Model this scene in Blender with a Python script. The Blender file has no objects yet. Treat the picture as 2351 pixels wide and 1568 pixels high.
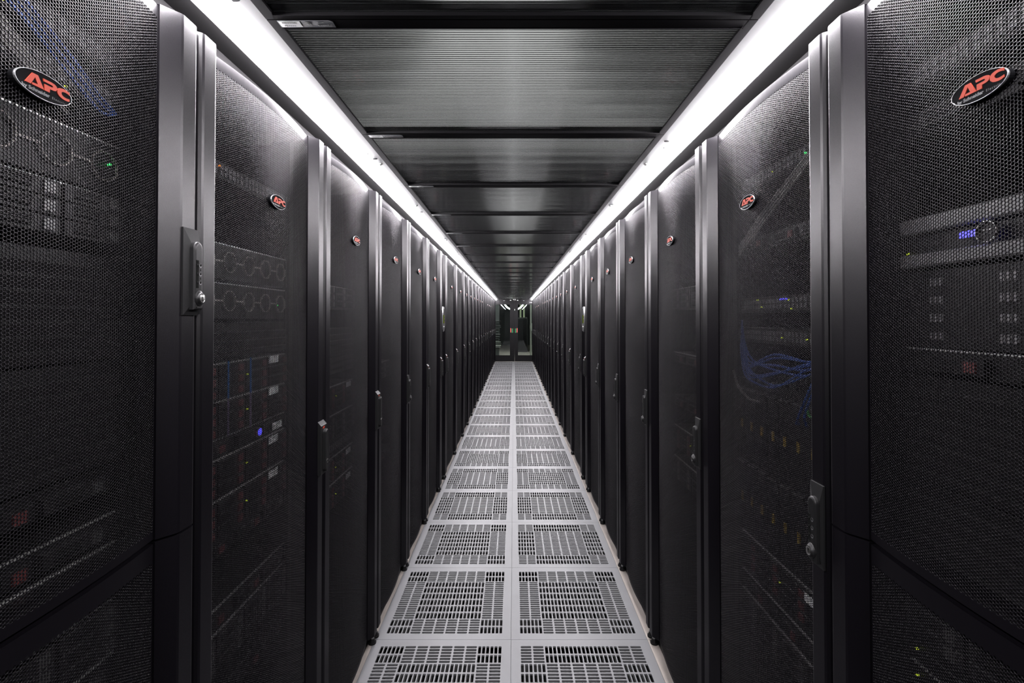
import bpy, math, random
import numpy as np
from mathutils import Vector
random.seed(7)
S = bpy.context.scene
COL = S.collection
PI = math.pi

# ------------------------------------------------------------------ camera
F_PX, W_PX = 1087.0, 2351.0
EYE = 1.415
cam_d = bpy.data.cameras.new('camera')
cam = bpy.data.objects.new('camera', cam_d); COL.objects.link(cam)
cam.location = (0, 0, EYE)
cam.rotation_euler = (math.radians(90.69), 0, 0)
cam_d.sensor_width = 36.0
cam_d.lens = F_PX * 36.0 / W_PX
cam_d.shift_x = -4.5 / W_PX
cam_d.shift_y = -67.0 / W_PX
cam_d.clip_start = 0.02
cam_d.clip_end = 100
S.camera = cam

# ------------------------------------------------------------------ materials
def nodes_of(name):
    m = bpy.data.materials.new(name); m.use_nodes = True
    nt = m.node_tree; nt.nodes.clear()
    out = nt.nodes.new('ShaderNodeOutputMaterial')
    return m, nt, out

def pbr(name, col, rough=0.5, metal=0.0, spec=0.5, speck=0.0, scale=400.0, bump=0.0, bscale=900.0, mottle=0.0, mscale=3.0):
    m, nt, out = nodes_of(name)
    b = nt.nodes.new('ShaderNodeBsdfPrincipled')
    b.inputs['Base Color'].default_value = (*col, 1)
    b.inputs['Roughness'].default_value = rough
    b.inputs['Metallic'].default_value = metal
    b.inputs['Specular IOR Level'].default_value = spec
    nt.links.new(b.outputs[0], out.inputs[0])
    tc = nt.nodes.new('ShaderNodeTexCoord')
    if speck or mottle:
        n = nt.nodes.new('ShaderNodeTexNoise'); n.inputs['Scale'].default_value = scale if speck else mscale
        n.inputs['Detail'].default_value = 3
        nt.links.new(tc.outputs['Object'], n.inputs['Vector'])
        amp = speck or mottle
        mr = nt.nodes.new('ShaderNodeMapRange')
        mr.inputs['From Min'].default_value = 0.3; mr.inputs['From Max'].default_value = 0.7
        mr.inputs['To Min'].default_value = 1 - amp; mr.inputs['To Max'].default_value = 1 + amp
        nt.links.new(n.outputs['Fac'], mr.inputs['Value'])
        fac = mr.outputs[0]
        if speck and mottle:
            n2 = nt.nodes.new('ShaderNodeTexNoise'); n2.inputs['Scale'].default_value = mscale; n2.inputs['Detail'].default_value = 5
            nt.links.new(tc.outputs['Object'], n2.inputs['Vector'])
            mr2 = nt.nodes.new('ShaderNodeMapRange')
            mr2.inputs['From Min'].default_value = 0.3; mr2.inputs['From Max'].default_value = 0.7
            mr2.inputs['To Min'].default_value = 1 - mottle; mr2.inputs['To Max'].default_value = 1 + mottle
            nt.links.new(n2.outputs['Fac'], mr2.inputs['Value'])
            mu = nt.nodes.new('ShaderNodeMath'); mu.operation = 'MULTIPLY'
            nt.links.new(fac, mu.inputs[0]); nt.links.new(mr2.outputs[0], mu.inputs[1]); fac = mu.outputs[0]
        vm = nt.nodes.new('ShaderNodeVectorMath'); vm.operation = 'SCALE'
        vm.inputs[0].default_value = col
        nt.links.new(fac, vm.inputs['Scale'])
        nt.links.new(vm.outputs[0], b.inputs['Base Color'])
    if bump:
        n3 = nt.nodes.new('ShaderNodeTexNoise'); n3.inputs['Scale'].default_value = bscale; n3.inputs['Detail'].default_value = 2
        nt.links.new(tc.outputs['Object'], n3.inputs['Vector'])
        bp = nt.nodes.new('ShaderNodeBump'); bp.inputs['Strength'].default_value = bump; bp.inputs['Distance'].default_value = 0.0006
        nt.links.new(n3.outputs['Fac'], bp.inputs['Height'])
        nt.links.new(bp.outputs[0], b.inputs['Normal'])
    return m

def coat(name, col, rough, f0, f90, bump=0.0, bscale=1400, speck=0.0, sscale=900):
    """textured paint: a dull diffuse layer under a satin sheen whose grazing reflectance stays below a smooth lacquer's"""
    m, nt, out = nodes_of(name); L = nt.links
    d = nt.nodes.new('ShaderNodeBsdfDiffuse'); d.inputs[0].default_value = (*col, 1)
    g = nt.nodes.new('ShaderNodeBsdfGlossy'); g.inputs['Roughness'].default_value = rough; g.inputs[0].default_value = (1, .985, 1, 1)
    lw = nt.nodes.new('ShaderNodeLayerWeight'); lw.inputs['Blend'].default_value = 0.5
    p = nt.nodes.new('ShaderNodeMath'); p.operation = 'POWER'; p.inputs[1].default_value = 4.0
    L.new(lw.outputs['Facing'], p.inputs[0])
    mr = nt.nodes.new('ShaderNodeMapRange'); mr.inputs['To Min'].default_value = f0; mr.inputs['To Max'].default_value = f90
    L.new(p.outputs[0], mr.inputs['Value'])
    fac = mr.outputs[0]
    tc = nt.nodes.new('ShaderNodeTexCoord')
    if speck:
        n = nt.nodes.new('ShaderNodeTexNoise'); n.inputs['Scale'].default_value = sscale; n.inputs['Detail'].default_value = 3
        L.new(tc.outputs['Object'], n.inputs['Vector'])
        m2 = nt.nodes.new('ShaderNodeMapRange'); m2.inputs['From Min'].default_value = .3; m2.inputs['From Max'].default_value = .7
        m2.inputs['To Min'].default_value = 1-speck; m2.inputs['To Max'].default_value = 1+speck
        L.new(n.outputs['Fac'], m2.inputs['Value'])
        mu = nt.nodes.new('ShaderNodeMath'); mu.operation = 'MULTIPLY'
        L.new(fac, mu.inputs[0]); L.new(m2.outputs[0], mu.inputs[1]); fac = mu.outputs[0]
    if bump:
        n3 = nt.nodes.new('ShaderNodeTexNoise'); n3.inputs['Scale'].default_value = bscale; n3.inputs['Detail'].default_value = 2
        L.new(tc.outputs['Object'], n3.inputs['Vector'])
        bp = nt.nodes.new('ShaderNodeBump'); bp.inputs['Strength'].default_value = bump; bp.inputs['Distance'].default_value = 0.0006
        L.new(n3.outputs['Fac'], bp.inputs['Height'])
        L.new(bp.outputs[0], g.inputs['Normal']); L.new(bp.outputs[0], d.inputs['Normal'])
    mx = nt.nodes.new('ShaderNodeMixShader')
    L.new(fac, mx.inputs[0]); L.new(d.outputs[0], mx.inputs[1]); L.new(g.outputs[0], mx.inputs[2])
    L.new(mx.outputs[0], out.inputs[0])
    return m

def glow(name, col, strength):
    m, nt, out = nodes_of(name)
    e = nt.nodes.new('ShaderNodeEmission')
    e.inputs[0].default_value = (*col, 1); e.inputs[1].default_value = strength
    nt.links.new(e.outputs[0], out.inputs[0])
    return m

def glass(name, col, rough=0.0, ior=1.45):
    m, nt, out = nodes_of(name)
    g = nt.nodes.new('ShaderNodeBsdfGlass')
    g.inputs['Color'].default_value = (*col, 1); g.inputs['Roughness'].default_value = rough; g.inputs['IOR'].default_value = ior
    nt.links.new(g.outputs[0], out.inputs[0])
    return m

M = dict(
    black=coat('black_powder_coat', (0.0016, 0.0013, 0.0020), 0.29, 0.027, 0.22, 0.22, 1400, 0.10, 900),
    mesh=coat('black_perforated_steel', (0.0023, 0.0020, 0.0027), 0.31, 0.0105, 0.13),
    inner=pbr('rack_interior_black', (0.0040, 0.0040, 0.0043), 0.6, spec=0.3),
    plastic=coat('black_plastic', (0.0050, 0.0050, 0.0052), 0.36, 0.018, 0.20, 0.0, 900, 0.08, 600),
    dial=pbr('dark_recess', (0.002, 0.002, 0.002), 0.8, spec=0.05),
    chrome=pbr('chrome', (0.3960, 0.3894, 0.3828), 0.25, metal=1.0),
    dimple=pbr('grey_dimple', (0.0528, 0.0528, 0.0561), 0.4),
    gloss=coat('gloss_black_badge', (0.004, 0.004, 0.0045), 0.16, 0.010, 0.10),
    silver=pbr('silver_rim', (0.20, 0.20, 0.205), 0.3, metal=0.8),
    red=pbr('red_letters', (0.225, 0.024, 0.011), 0.5, spec=0.15),
    grey_print=pbr('grey_print', (0.0792, 0.0792, 0.0825), 0.5),
    tile=pbr('grey_tile_laminate', (0.088, 0.088, 0.092), 0.42, spec=0.2, speck=0.07, scale=700, mottle=0.05, mscale=6),
    beige=pbr('beige_tile_edge', (0.165, 0.148, 0.135), 0.5, spec=0.2, speck=0.05, scale=300, mottle=0.10, mscale=9),
    damper=pbr('dark_damper_steel', (0.0055, 0.0055, 0.0056), 0.5, spec=0.1, mottle=0.35, mscale=22),
    void=pbr('dark_void', (0.01, 0.01, 0.01), 0.8),
    white=pbr('white_enamel', (0.80, 0.80, 0.80), 0.35),
    tin=pbr('galvanised_sheet', (0.085, 0.085, 0.087), 0.45),
    frame=coat('dark_anodised_frame', (0.0032, 0.0030, 0.0035), 0.36, 0.011, 0.10),
    soffit=coat('dark_grey_paint', (0.0036, 0.0034, 0.0036), 0.5, 0.006, 0.05),
    bolt=pbr('steel_bolt', (0.2970, 0.2970, 0.2970), 0.3, metal=1.0),
    label=pbr('white_label', (0.2376, 0.2376, 0.2376), 0.5),
    label_grey=pbr('grey_label', (0.0462, 0.0462, 0.0528), 0.4),
    ink=pbr('black_ink', (0.02, 0.02, 0.02), 0.5),
    server=pbr('dark_server_steel', (0.0040, 0.0038, 0.0042), 0.45, spec=0.2, mottle=0.2, mscale=30),
    server_grey=pbr('grey_server_steel', (0.0990, 0.0957, 0.0990), 0.42, mottle=0.1, mscale=30),
    server_mid=pbr('mid_grey_steel', (0.0106, 0.0100, 0.0106), 0.42, spec=0.2),
    lip=pbr('steel_edge_highlight', (0.40, 0.395, 0.39), 0.35, metal=0.6),  # highlight on the chassis top edges, put into the lip colour
    alu=pbr('bright_aluminium', (0.1056, 0.1043, 0.1023), 0.35, metal=0.7),
    ring=pbr('pale_fan_ring', (0.1980, 0.1815, 0.1650), 0.5),
    maroon=pbr('maroon_tab', (0.0660, 0.0106, 0.0106), 0.5),
    yellow=pbr('yellow_sticker', (0.1848, 0.1254, 0.0079), 0.5),
    bluetab=pbr('blue_tab', (0.0198, 0.1452, 0.4950), 0.5),
    lilac=pbr('lilac_strip', (0.1980, 0.1452, 0.2640), 0.5),
    cable_blue=pbr('blue_cable_sheath', (0.0055, 0.034, 0.20), 0.4),
    cable_green=pbr('green_cable_sheath', (0.0165, 0.1716, 0.0198), 0.4),
    cable_white=pbr('white_cable_sheath', (0.1584, 0.1551, 0.1452), 0.5),
    led_green=glow('green_led', (0.05, 1.0, 0.15), 3.0),
    led_yellow=glow('yellow_led', (0.75, 0.95, 0.05), 1.0),
    led_blue=glow('blue_led', (0.08, 0.07, 1.0), 3.5),
    led_orange=glow('orange_led', (1.0, 0.25, 0.02), 2.2),
    led_white=glow('white_led', (0.8, 0.85, 1.0), 1.2),
    screen=glow('green_screen', (0.16, 0.24, 0.02), 0.35),
    strip=glow('light_strip', (0.995, 0.965, 1.0), 190.0),
    sheet=glass('ribbed_polycarbonate', (0.915, 0.92, 0.925), 0.12, 1.40),
    pane=glass('door_glass', (0.93, 0.96, 0.95), 0.0, 1.45),
    sign_red=pbr('red_sticker', (0.3300, 0.0528, 0.0396), 0.5),
    sign_green=pbr('green_sticker', (0.0000, 0.1056, 0.0264), 0.5),
    upper=pbr('pale_ceiling_paint', (0.61, 0.62, 0.60), 0.8, mottle=0.12, mscale=1.5),
    wall=pbr('grey_wall_paint', (0.055, 0.058, 0.06), 0.8),
    farfloor=pbr('brown_grey_carpet', (0.16, 0.14, 0.125), 0.8, speck=0.25, scale=14),
    post=pbr('pale_post_paint', (0.62, 0.64, 0.58), 0.6),
    postg=pbr('pale_green_paint', (0.42, 0.47, 0.30), 0.6),
    lamp=glow('ceiling_lamp', (0.99, 1.0, 0.97), 0.60),
    ringlamp=glow('ring_lamp', (0.92, 1.0, 0.95), 9.0),
    farfill=glow('far_fill_lamp', (0.92, 1.0, 0.93), 120.0),
)

# ------------------------------------------------------------------ mesh helpers
class MB:
    def __init__(s): s.v = []; s.f = []; s.mi = []
    def add(s, vs, fs, mi=0):
        n = len(s.v); s.v += [tuple(p) for p in vs]
        for f in fs: s.f.append(tuple(i + n for i in f)); s.mi.append(mi)
    def box(s, x0, x1, y0, y1, z0, z1, mi=0):
        s.add([(x0,y0,z0),(x1,y0,z0),(x1,y1,z0),(x0,y1,z0),(x0,y0,z1),(x1,y0,z1),(x1,y1,z1),(x0,y1,z1)],
              [(0,3,2,1),(4,5,6,7),(0,1,5,4),(1,2,6,5),(2,3,7,6),(3,0,4,7)], mi)
    def cbox(s, x0, x1, y0, y1, z0, z1, c, mi=0):
        """box with chamfered edges"""
        xs, ys, zs = (x0, x1), (y0, y1), (z0, z1); vs = []; idx = {}
        for i in (0,1):
            for j in (0,1):
                for k in (0,1):
                    sx = c if i == 0 else -c; sy = c if j == 0 else -c; sz = c if k == 0 else -c
                    for a, p in enumerate(((xs[i], ys[j]+sy, zs[k]+sz), (xs[i]+sx, ys[j], zs[k]+sz), (xs[i]+sx, ys[j]+sy, zs[k]))):
                        idx[i,j,k,a] = len(vs); vs.append(p)
        fs = []
        for i in (0,1): fs.append([idx[i,0,0,0], idx[i,1,0,0], idx[i,1,1,0], idx[i,0,1,0]])
        for j in (0,1): fs.append([idx[0,j,0,1], idx[1,j,0,1], idx[1,j,1,1], idx[0,j,1,1]])
        for k in (0,1): fs.append([idx[0,0,k,2], idx[1,0,k,2], idx[1,1,k,2], idx[0,1,k,2]])
        for i in (0,1):
            for j in (0,1): fs.append([idx[i,j,0,0], idx[i,j,1,0], idx[i,j,1,1], idx[i,j,0,1]])
        for i in (0,1):
            for k in (0,1): fs.append([idx[i,0,k,0], idx[i,1,k,0], idx[i,1,k,2], idx[i,0,k,2]])
        for j in (0,1):
            for k in (0,1): fs.append([idx[0,j,k,1], idx[1,j,k,1], idx[1,j,k,2], idx[0,j,k,2]])
        for i in (0,1):
            for j in (0,1):
                for k in (0,1): fs.append([idx[i,j,k,0], idx[i,j,k,1], idx[i,j,k,2]])
        ctr = Vector(((x0+x1)/2, (y0+y1)/2, (z0+z1)/2)); out = []
        for f in fs:
            P = [Vector(vs[q]) for q in f]
            n = (P[1]-P[0]).cross(P[2]-P[0])
            mid = sum(P, Vector()) / len(P)
            out.append(f if n.dot(mid - ctr) > 0 else f[::-1])
        s.add(vs, out, mi)
    def prism(s, poly, a, b, axis='z', mi=0):
        """polygon (2D) extruded along an axis from a to b"""
        def P(p, t):
            return {'z': (p[0], p[1], t), 'x': (t, p[0], p[1]), 'y': (p[0], t, p[1])}[axis]
        n = len(poly)
        vs = [P(p, a) for p in poly] + [P(p, b) for p in poly]
        fs = [tuple(range(n))[::-1], tuple(range(n, 2*n))] + [(i, (i+1) % n, n+(i+1) % n, n+i) for i in range(n)]
        s.add(vs, fs, mi)
    def loft(s, rings, mi=0, cap=(True, True)):
        n = len(rings[0]); vs = [p for r in rings for p in r]; fs = []
        for k in range(len(rings)-1):
            fs += [(k*n+i, k*n+(i+1) % n, (k+1)*n+(i+1) % n, (k+1)*n+i) for i in range(n)]
        if cap[0]: fs.append(tuple(range(n))[::-1])
        if cap[1]: fs.append(tuple(range((len(rings)-1)*n, len(rings)*n)))
        s.add(vs, fs, mi)
    def cyl(s, c, r, h, axis='z', n=16, mi=0, r2=None, ry=None):
        r2 = r if r2 is None else r2; q = 1.0 if ry is None else ry / r
        def P(a, rr, t):
            x, y = rr*math.cos(a), rr*q*math.sin(a)
            return {'z': (c[0]+x, c[1]+y, c[2]+t), 'y': (c[0]+x, c[1]+t, c[2]+y), 'x': (c[0]+t, c[1]+x, c[2]+y)}[axis]
        A = [2*PI*i/n for i in range(n)]
        s.loft([[P(a, r, 0) for a in A], [P(a, r2, h) for a in A]], mi)
    def dome(s, c, r, h, n=14, mi=0, down=True):
        A = [2*PI*i/n for i in range(n)]; rings = []
        for k in range(4):
            t = k/3.2*PI/2
            rings.append([(c[0]+r*math.cos(t)*math.cos(a), c[1]+r*math.cos(t)*math.sin(a), c[2]+(-h if down else h)*math.sin(t)) for a in A])
        s.loft(rings, mi)
    def mesh(s, name, mats, smooth=False):
        me = bpy.data.meshes.new(name)
        me.from_pydata(s.v, [], s.f)
        for m in mats: me.materials.append(M[m])
        if len(mats) > 1: me.polygons.foreach_set('material_index', s.mi)
        import bmesh
        if len(s.f) < 60000:
            bm = bmesh.new(); bm.from_mesh(me); bmesh.ops.recalc_face_normals(bm, faces=bm.faces); bm.to_mesh(me); bm.free()
        if smooth: me.shade_smooth()
        me.update(); return me

def tube_mesh(name, pts, r, mat, n=8):
    P = [Vector(p) for p in pts]; fine = []
    for i in range(len(P)-1):                      # Catmull-Rom
        p0 = P[max(i-1, 0)]; p1 = P[i]; p2 = P[i+1]; p3 = P[min(i+2, len(P)-1)]
        for k in range(6):
            t = k/6
            fine.append(0.5*((2*p1) + (p2-p0)*t + (2*p0-5*p1+4*p2-p3)*t*t + (3*p1-p0-3*p2+p3)*t**3))
    fine.append(P[-1]); mb = MB(); rings = []
    for i, p in enumerate(fine):
        d = (fine[min(i+1, len(fine)-1)] - fine[max(i-1, 0)]).normalized()
        up = Vector((0, 0, 1)) if abs(d.z) < 0.9 else Vector((1, 0, 0))
        a = d.cross(up).normalized(); b = a.cross(d)
        rings.append([tuple(p + a*r*math.cos(2*PI*j/n) + b*r*math.sin(2*PI*j/n)) for j in range(n)])
    mb.loft(rings); return mb.mesh(name, [mat], True)

def text_mesh(name, body, size, mat, depth=0.0003, bold=0.0, align='LEFT', space=1.0):
    c = bpy.data.curves.new(name, 'FONT'); c.body = body; c.size = size; c.extrude = depth; c.offset = bold
    c.align_x = align; c.space_character = space; c.resolution_u = 3
    o = bpy.data.objects.new(name, c); COL.objects.link(o)
    dg = bpy.context.evaluated_depsgraph_get()
    me = bpy.data.meshes.new_from_object(o.evaluated_get(dg))
    bpy.data.objects.remove(o); bpy.data.curves.remove(c)
    me.materials.clear(); me.materials.append(M[mat]); me.name = name
    return me

def join_text(mb, me, fn, mi):
    vs = [fn(v.co) for v in me.vertices]
    mb.add(vs, [tuple(p.vertices) for p in me.polygons], mi)
    bpy.data.meshes.remove(me)

def ob(name, me, parent=None, loc=(0,0,0), rotz=0.0, **props):
    o = bpy.data.objects.new(name, me); COL.objects.link(o)
    o.location = loc; o.rotation_euler = (0, 0, rotz)
    if parent is not None: o.parent = parent
    for k, v in props.items(): o[k] = v
    return o

def thing(name, label, cat, loc=(0,0,0), rotz=0.0, group=None, me=None, kind=None):
    o = ob(name, me, None, loc, rotz, label=label, category=cat)
    if group: o['group'] = group
    if kind: o['kind'] = kind
    return o

ORD = ['first','second','third','fourth','fifth','sixth','seventh','eighth','ninth','tenth','eleventh','twelfth','thirteenth','fourteenth',
       'fifteenth','sixteenth','seventeenth','eighteenth','nineteenth','twentieth','twenty-first','twenty-second','twenty-third','twenty-fourth','twenty-fifth']

# ------------------------------------------------------------------ perforated sheet
PITCH, HOLE_R, THICK = 0.00468, 0.00203, 0.0011
def curve_v(u, uL, uR):
    t = (u - (uL+uR)/2) / ((uR-uL)/2)
    w = uR - uL
    return -0.0195 + 0.018*min(1.0, w/0.44)*(1 - t*t)

def perforated(name, uL, uR, zb, zt, border_t, border_b, n=6, scale=1.0, flat=False):
    p = PITCH*scale; R = p/math.sqrt(3); cs = 1.5*R; r = HOLE_R*scale*(1.0 if n > 6 else 1.075)
    ncol = int((uR - uL - 2*R - 0.004)/cs) + 1
    u0 = (uL+uR)/2 - (ncol-1)*cs/2
    nrow = int((zt - zb - border_t - border_b - p/2)/p)
    z0 = zb + border_b + p/2
    I, J = np.meshgrid(np.arange(ncol), np.arange(nrow), indexing='ij')
    cu = (u0 + I*cs).ravel(); cz = (z0 + J*p + (I % 2)*p/2).ravel(); N = cu.size
    a = 2*PI*np.arange(n)/n
    if n == 6: ou, oz = R*np.cos(a), R*np.sin(a)
    else:
        cor = np.stack([R*np.cos(2*PI*np.arange(6)/6), R*np.sin(2*PI*np.arange(6)/6)], 1)
        k = n//6; o = []
        for q in range(6):
            for t in range(k): o.append(cor[q]*(1-t/k) + cor[(q+1) % 6]*t/k)
        o = np.array(o); ou, oz = o[:,0], o[:,1]
    hu, hz = r*np.cos(a), r*np.sin(a)
    U = np.concatenate([cu[:,None]+ou, cu[:,None]+hu, cu[:,None]+hu], 1)
    Z = np.concatenate([cz[:,None]+oz, cz[:,None]+hz, cz[:,None]+hz], 1)
    D = np.zeros_like(U); D[:, 2*n:] = THICK
    i = np.arange(n); j = (i+1) % n
    fa = np.stack([i, j, n+j, n+i], 1); fb = np.stack([n+i, n+j, 2*n+j, 2*n+i], 1)
    fc = np.concatenate([fa, fb], 0)
    F = (np.arange(N)[:,None,None]*3*n + fc[None]).reshape(-1, 4)
    V = np.stack([U.ravel(), D.ravel(), Z.ravel()], 1)
    # blank half cells and solid borders
    ev, ef = [], []
    def quad(ua, ub, za, zb_, d=0.0):
        b = len(ev); ev.extend([(ua,d,za),(ub,d,za),(ub,d,zb_),(ua,d,zb_)]); ef.append((b,b+1,b+2,b+3))
    zt_holes = z0 + (nrow-1)*p + p
    for c in range(ncol):
        u = u0 + c*cs
        zc = (z0 + nrow*p) if c % 2 == 0 else (z0 - p/2)
        b = len(ev)
        hx = [(u+R*math.cos(t*PI/3), zc+R*math.sin(t*PI/3)) for t in range(6)]
        for q in (0, 2, 4): pass
        ev.extend([(hx[0][0],0,hx[0][1]),(hx[1][0],0,hx[1][1]),(hx[2][0],0,hx[2][1]),(hx[3][0],0,hx[3][1])]); ef.append((b,b+1,b+2,b+3))
        b = len(ev)
        ev.extend([(hx[3][0],0,hx[3][1]),(hx[4][0],0,hx[4][1]),(hx[5][0],0,hx[5][1]),(hx[0][0],0,hx[0][1])]); ef.append((b,b+1,b+2,b+3))
    seg = 24; us = np.linspace(uL, uR, seg+1)
    for k in range(seg):
        quad(us[k], us[k+1], zt_holes, zt)
        quad(us[k], us[k+1], zb, z0 - p/2)
    for sgn, ue, uc in ((-1, uL, u0), (1, uR, u0+(ncol-1)*cs)):
        for q in range(8):
            za, zz = zb+(zt-zb)*q/8, zb+(zt-zb)*(q+1)/8
            quad(min(ue, uc+sgn*R*0.75), max(ue, uc+sgn*R*0.75), za, zz, 0.0001)
    EV = np.array(ev, float); EF = np.array(ef, int) + len(V)
    V = np.concatenate([V, EV], 0); F = np.concatenate([F, EF], 0)
    if not flat:
        t = (V[:,0]-(uL+uR)/2)/((uR-uL)/2)
        v = -0.0195 + 0.018*min(1.0, (uR-uL)/0.44)*(1-t*t)
    else: v = np.full(len(V), -0.012)
    V[:,1] -= v                                   # outward is -y
    me = bpy.data.meshes.new(name)
    me.vertices.add(len(V)); me.vertices.foreach_set('co', V.astype(np.float32).ravel())
    me.loops.add(F.size); me.loops.foreach_set('vertex_index', F.astype(np.int32).ravel())
    me.polygons.add(len(F)); me.polygons.foreach_set('loop_start', np.arange(0, F.size, 4, dtype=np.int32))
    me.update(); me.validate()
    me.materials.append(M['mesh'])
    return me

# ------------------------------------------------------------------ rack parts (facing -y, base at z=0, front plane y=0)
DOOR_TOP, DOOR_BOT, SPLIT = 1.966, 0.045, 1.029
ME = {}
def door_frame(w, zb, zt):
    mb = MB()
    uL, uR = -w/2+0.0025, w/2-0.0025
    left = [(uL, .05), (uL, .009), (uL+.0025, .002), (uL+.006, -.003), (uL+.0105, -.005), (uL+.043, -.005), (uL+.047, -.0035), (uL+.073, .0165), (uL+.0735, .05)]
    right = [(-x, y) for x, y in left][::-1]
    mb.prism(left, zb, zt); mb.prism(right, zb, zt)
    a, b = uL+.0735, uR-.0735                   # back rails that carry the sheet
    for z0, z1 in ((zb, zb+.014), (zt-.018, zt-.003)):
        mb.box(a, b, .030, .05, z0, z1)
    # thin return lips along the curved top and bottom edge of the sheet
    seg = 20; us = [a+(b-a)*k/seg for k in range(seg+1)]
    for zl in (zb, zt-.004):
        for k in range(seg):
            y0, y1 = -curve_v(us[k], a, b), -curve_v(us[k+1], a, b)
            mb.add([(us[k], y0+.0004, zl+.001), (us[k+1], y1+.0004, zl+.001), (us[k+1], .04, zl+.001), (us[k], .04, zl+.001)], [(0,1,2,3)])
    return mb.mesh('door', ['black'])

def sheet_for(w, zb, zt, n, scale, bt=.020, bb=.014):
    return perforated('perforated_sheet', -w/2+.0755, w/2-.0755, zb+.001, zt-.003, bt, bb, n, scale)

def enclosure(w):
    mb = MB(); h = w/2-.001; zt = 1.972
    for sx in (-1, 1): mb.box(min(sx*h, sx*(h-.012)), max(sx*h, sx*(h-.012)), .053, 1.07, .045, zt)
    mb.box(-h+.012, h-.012, .053, 1.07, zt-.012, zt); mb.box(-h+.012, h-.012, .053, 1.07, .045, .057)
    mb.box(-h+.012, h-.012, 1.05, 1.07, .057, zt-.012, 1)
    return mb.mesh('enclosure', ['inner', 'inner'])

def rail(): 
    mb = MB(); mb.box(-.012, .012, .075, .080, .07, 1.95); mb.box(-.012, -.009, .080, .13, .07, 1.95)
    return mb.mesh('mounting_rail', ['server'])

def base_bar(w):
    mb = MB(); h = w/2-.002
    mb.prism([(.026, .004), (.029, .040), (.050, .040), (.050, .004)], -h, h, 'x')
    for u in (-w*.28, w*.05, w*.3):
        mb.cyl((u, .0265, .024), .004, .003, 'y', 10, 1)
    return mb.mesh('base_bar', ['black', 'dial'])

def foot():
    mb = MB()
    mb.cyl((0,0,0), .017, .007, 'z', 16, 0); mb.cyl((0,0,.007), .013, .014, 'z', 12, 0, .010)
    mb.cyl((0,0,.021), .0085, .008, 'z', 6, 1); mb.cyl((0,0,.029), .004, .012, 'z', 10, 1)
    return mb.mesh('levelling_foot', ['plastic', 'bolt'])

def handle_combo():
    """escutcheon; z from 0 to .160, x across .045"""
    mb = MB()
    o = [(-.0225, 0, 0), (.0225, 0, 0), (.0225, 0, .160), (-.0225, 0, .160)]
    a = [(-.0225, -.005, 0), (.0225, -.005, 0), (.0225, -.005, .160), (-.0225, -.005, .160)]
    b = [(-.006, -.013, .020), (.0205, -.013, .020), (.0205, -.013, .132), (-.006, -.013, .132)]
    mb.loft([o, a, b]); return mb.mesh('handle', ['plastic'])
def lever_combo():
    mb = MB(); A = [PI*k/16 for k in range(17)]
    prof = [(.0195, .0105)] + [(.0070+.0125*math.cos(t), .1235+.0125*math.sin(t)) for t in A] + [(-.0055, .0105)]
    def ring(y, s):
        c = (.007, .07); return [(c[0]+(x-c[0])*s, y, c[1]+(z-c[1])*(1-(1-s)*.25)) for x, z in prof]
    mb.loft([ring(-.008, 1), ring(-.0205, 1), ring(-.0232, .94), ring(-.0250, .80), ring(-.0255, .66)], 0)
    mb.box(-.0022, .0052, -.0260, -.020, .050, .1015, 1)                     # dial window
    for z in (.0600, .076, .0920): mb.cyl((-.0005, -.0225, z), .0046, .004, 'x', 14, 1)
    for z in (.0600, .076, .0920):
        mb.cyl((.0105, -.0258, z), .0036, .003, 'y', 14, 2); mb.cyl((.0108, -.0260, z+.0007), .0026, .003, 'y', 12, 1)
    for z in (.068, .084): mb.cyl((.0105, -.0258, z), .0014, .002, 'y', 8, 1)
    return mb.mesh('lever', ['plastic', 'dial', 'dimple'])
def lock_combo():
    mb = MB(); A = [2*PI*k/28 for k in range(28)]
    def ring(r, y, q=1.0): return [(.0075+r*math.cos(a), y, .031+r*q*math.sin(a)) for a in A]
    mb.loft([ring(.0122, -.020, 1.35), ring(.0118, -.0270, 1.25), ring(.0106, -.0305, 1.05), ring(.0098, -.0335), ring(.0088, -.0340)], 0)
    mb.loft([ring(.0080, -.0338), ring(.0080, -.0346), ring(.0071, -.0352), ring(.0062, -.0346), ring(.0030, -.0352)], 1)
    mb.box(.0068, .0082, -.0356, -.0340, .0270, .0350, 2)
    mb.box(.001, .014, -.0262, -.020, .0135, .0165, 0)
    return mb.mesh('lock_cylinder', ['plastic', 'chrome', 'dial'])
def handle_plain():
    mb = MB(); o = [(-.0225, 0, 0), (.0225, 0, 0), (.0225, 0, .163), (-.0225, 0, .163)]
    a = [(-.0225, -.012, 0), (.0225, -.012, 0), (.0225, -.012, .152), (-.0225, -.012, .152)]
    b = [(-.0215, -.0135, .002), (.0215, -.0135, .002), (.0215, -.0135, .150), (-.0215, -.0135, .150)]
    mb.loft([o, a, b])
    join_text(mb, text_mesh('t', 'APC', .0078, 'red', bold=.0003), lambda c: (c.x-.0085, -.0137-c.z, .141+c.y), 1)
    return mb.mesh('handle', ['plastic', 'red'])
def lever_plain():
    mb = MB(); A = [PI*k/8 for k in range(9)]
    prof = [(.0105*math.cos(t)+.002, .128+.0105*math.sin(t)) for t in A] + [(.002+.0105*math.cos(PI+t), .018+.0105*math.sin(PI+t)) for t in A]
    c = (.002, .073)
    def ring(y, s): return [(c[0]+(x-c[0])*s, y, c[1]+(z-c[1])*(1-(1-s)*.2)) for x, z in prof]
    mb.loft([ring(-.0125, 1), ring(-.0235, 1), ring(-.0265, .8)], 0)
    return mb.mesh('lever', ['plastic'])
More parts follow.
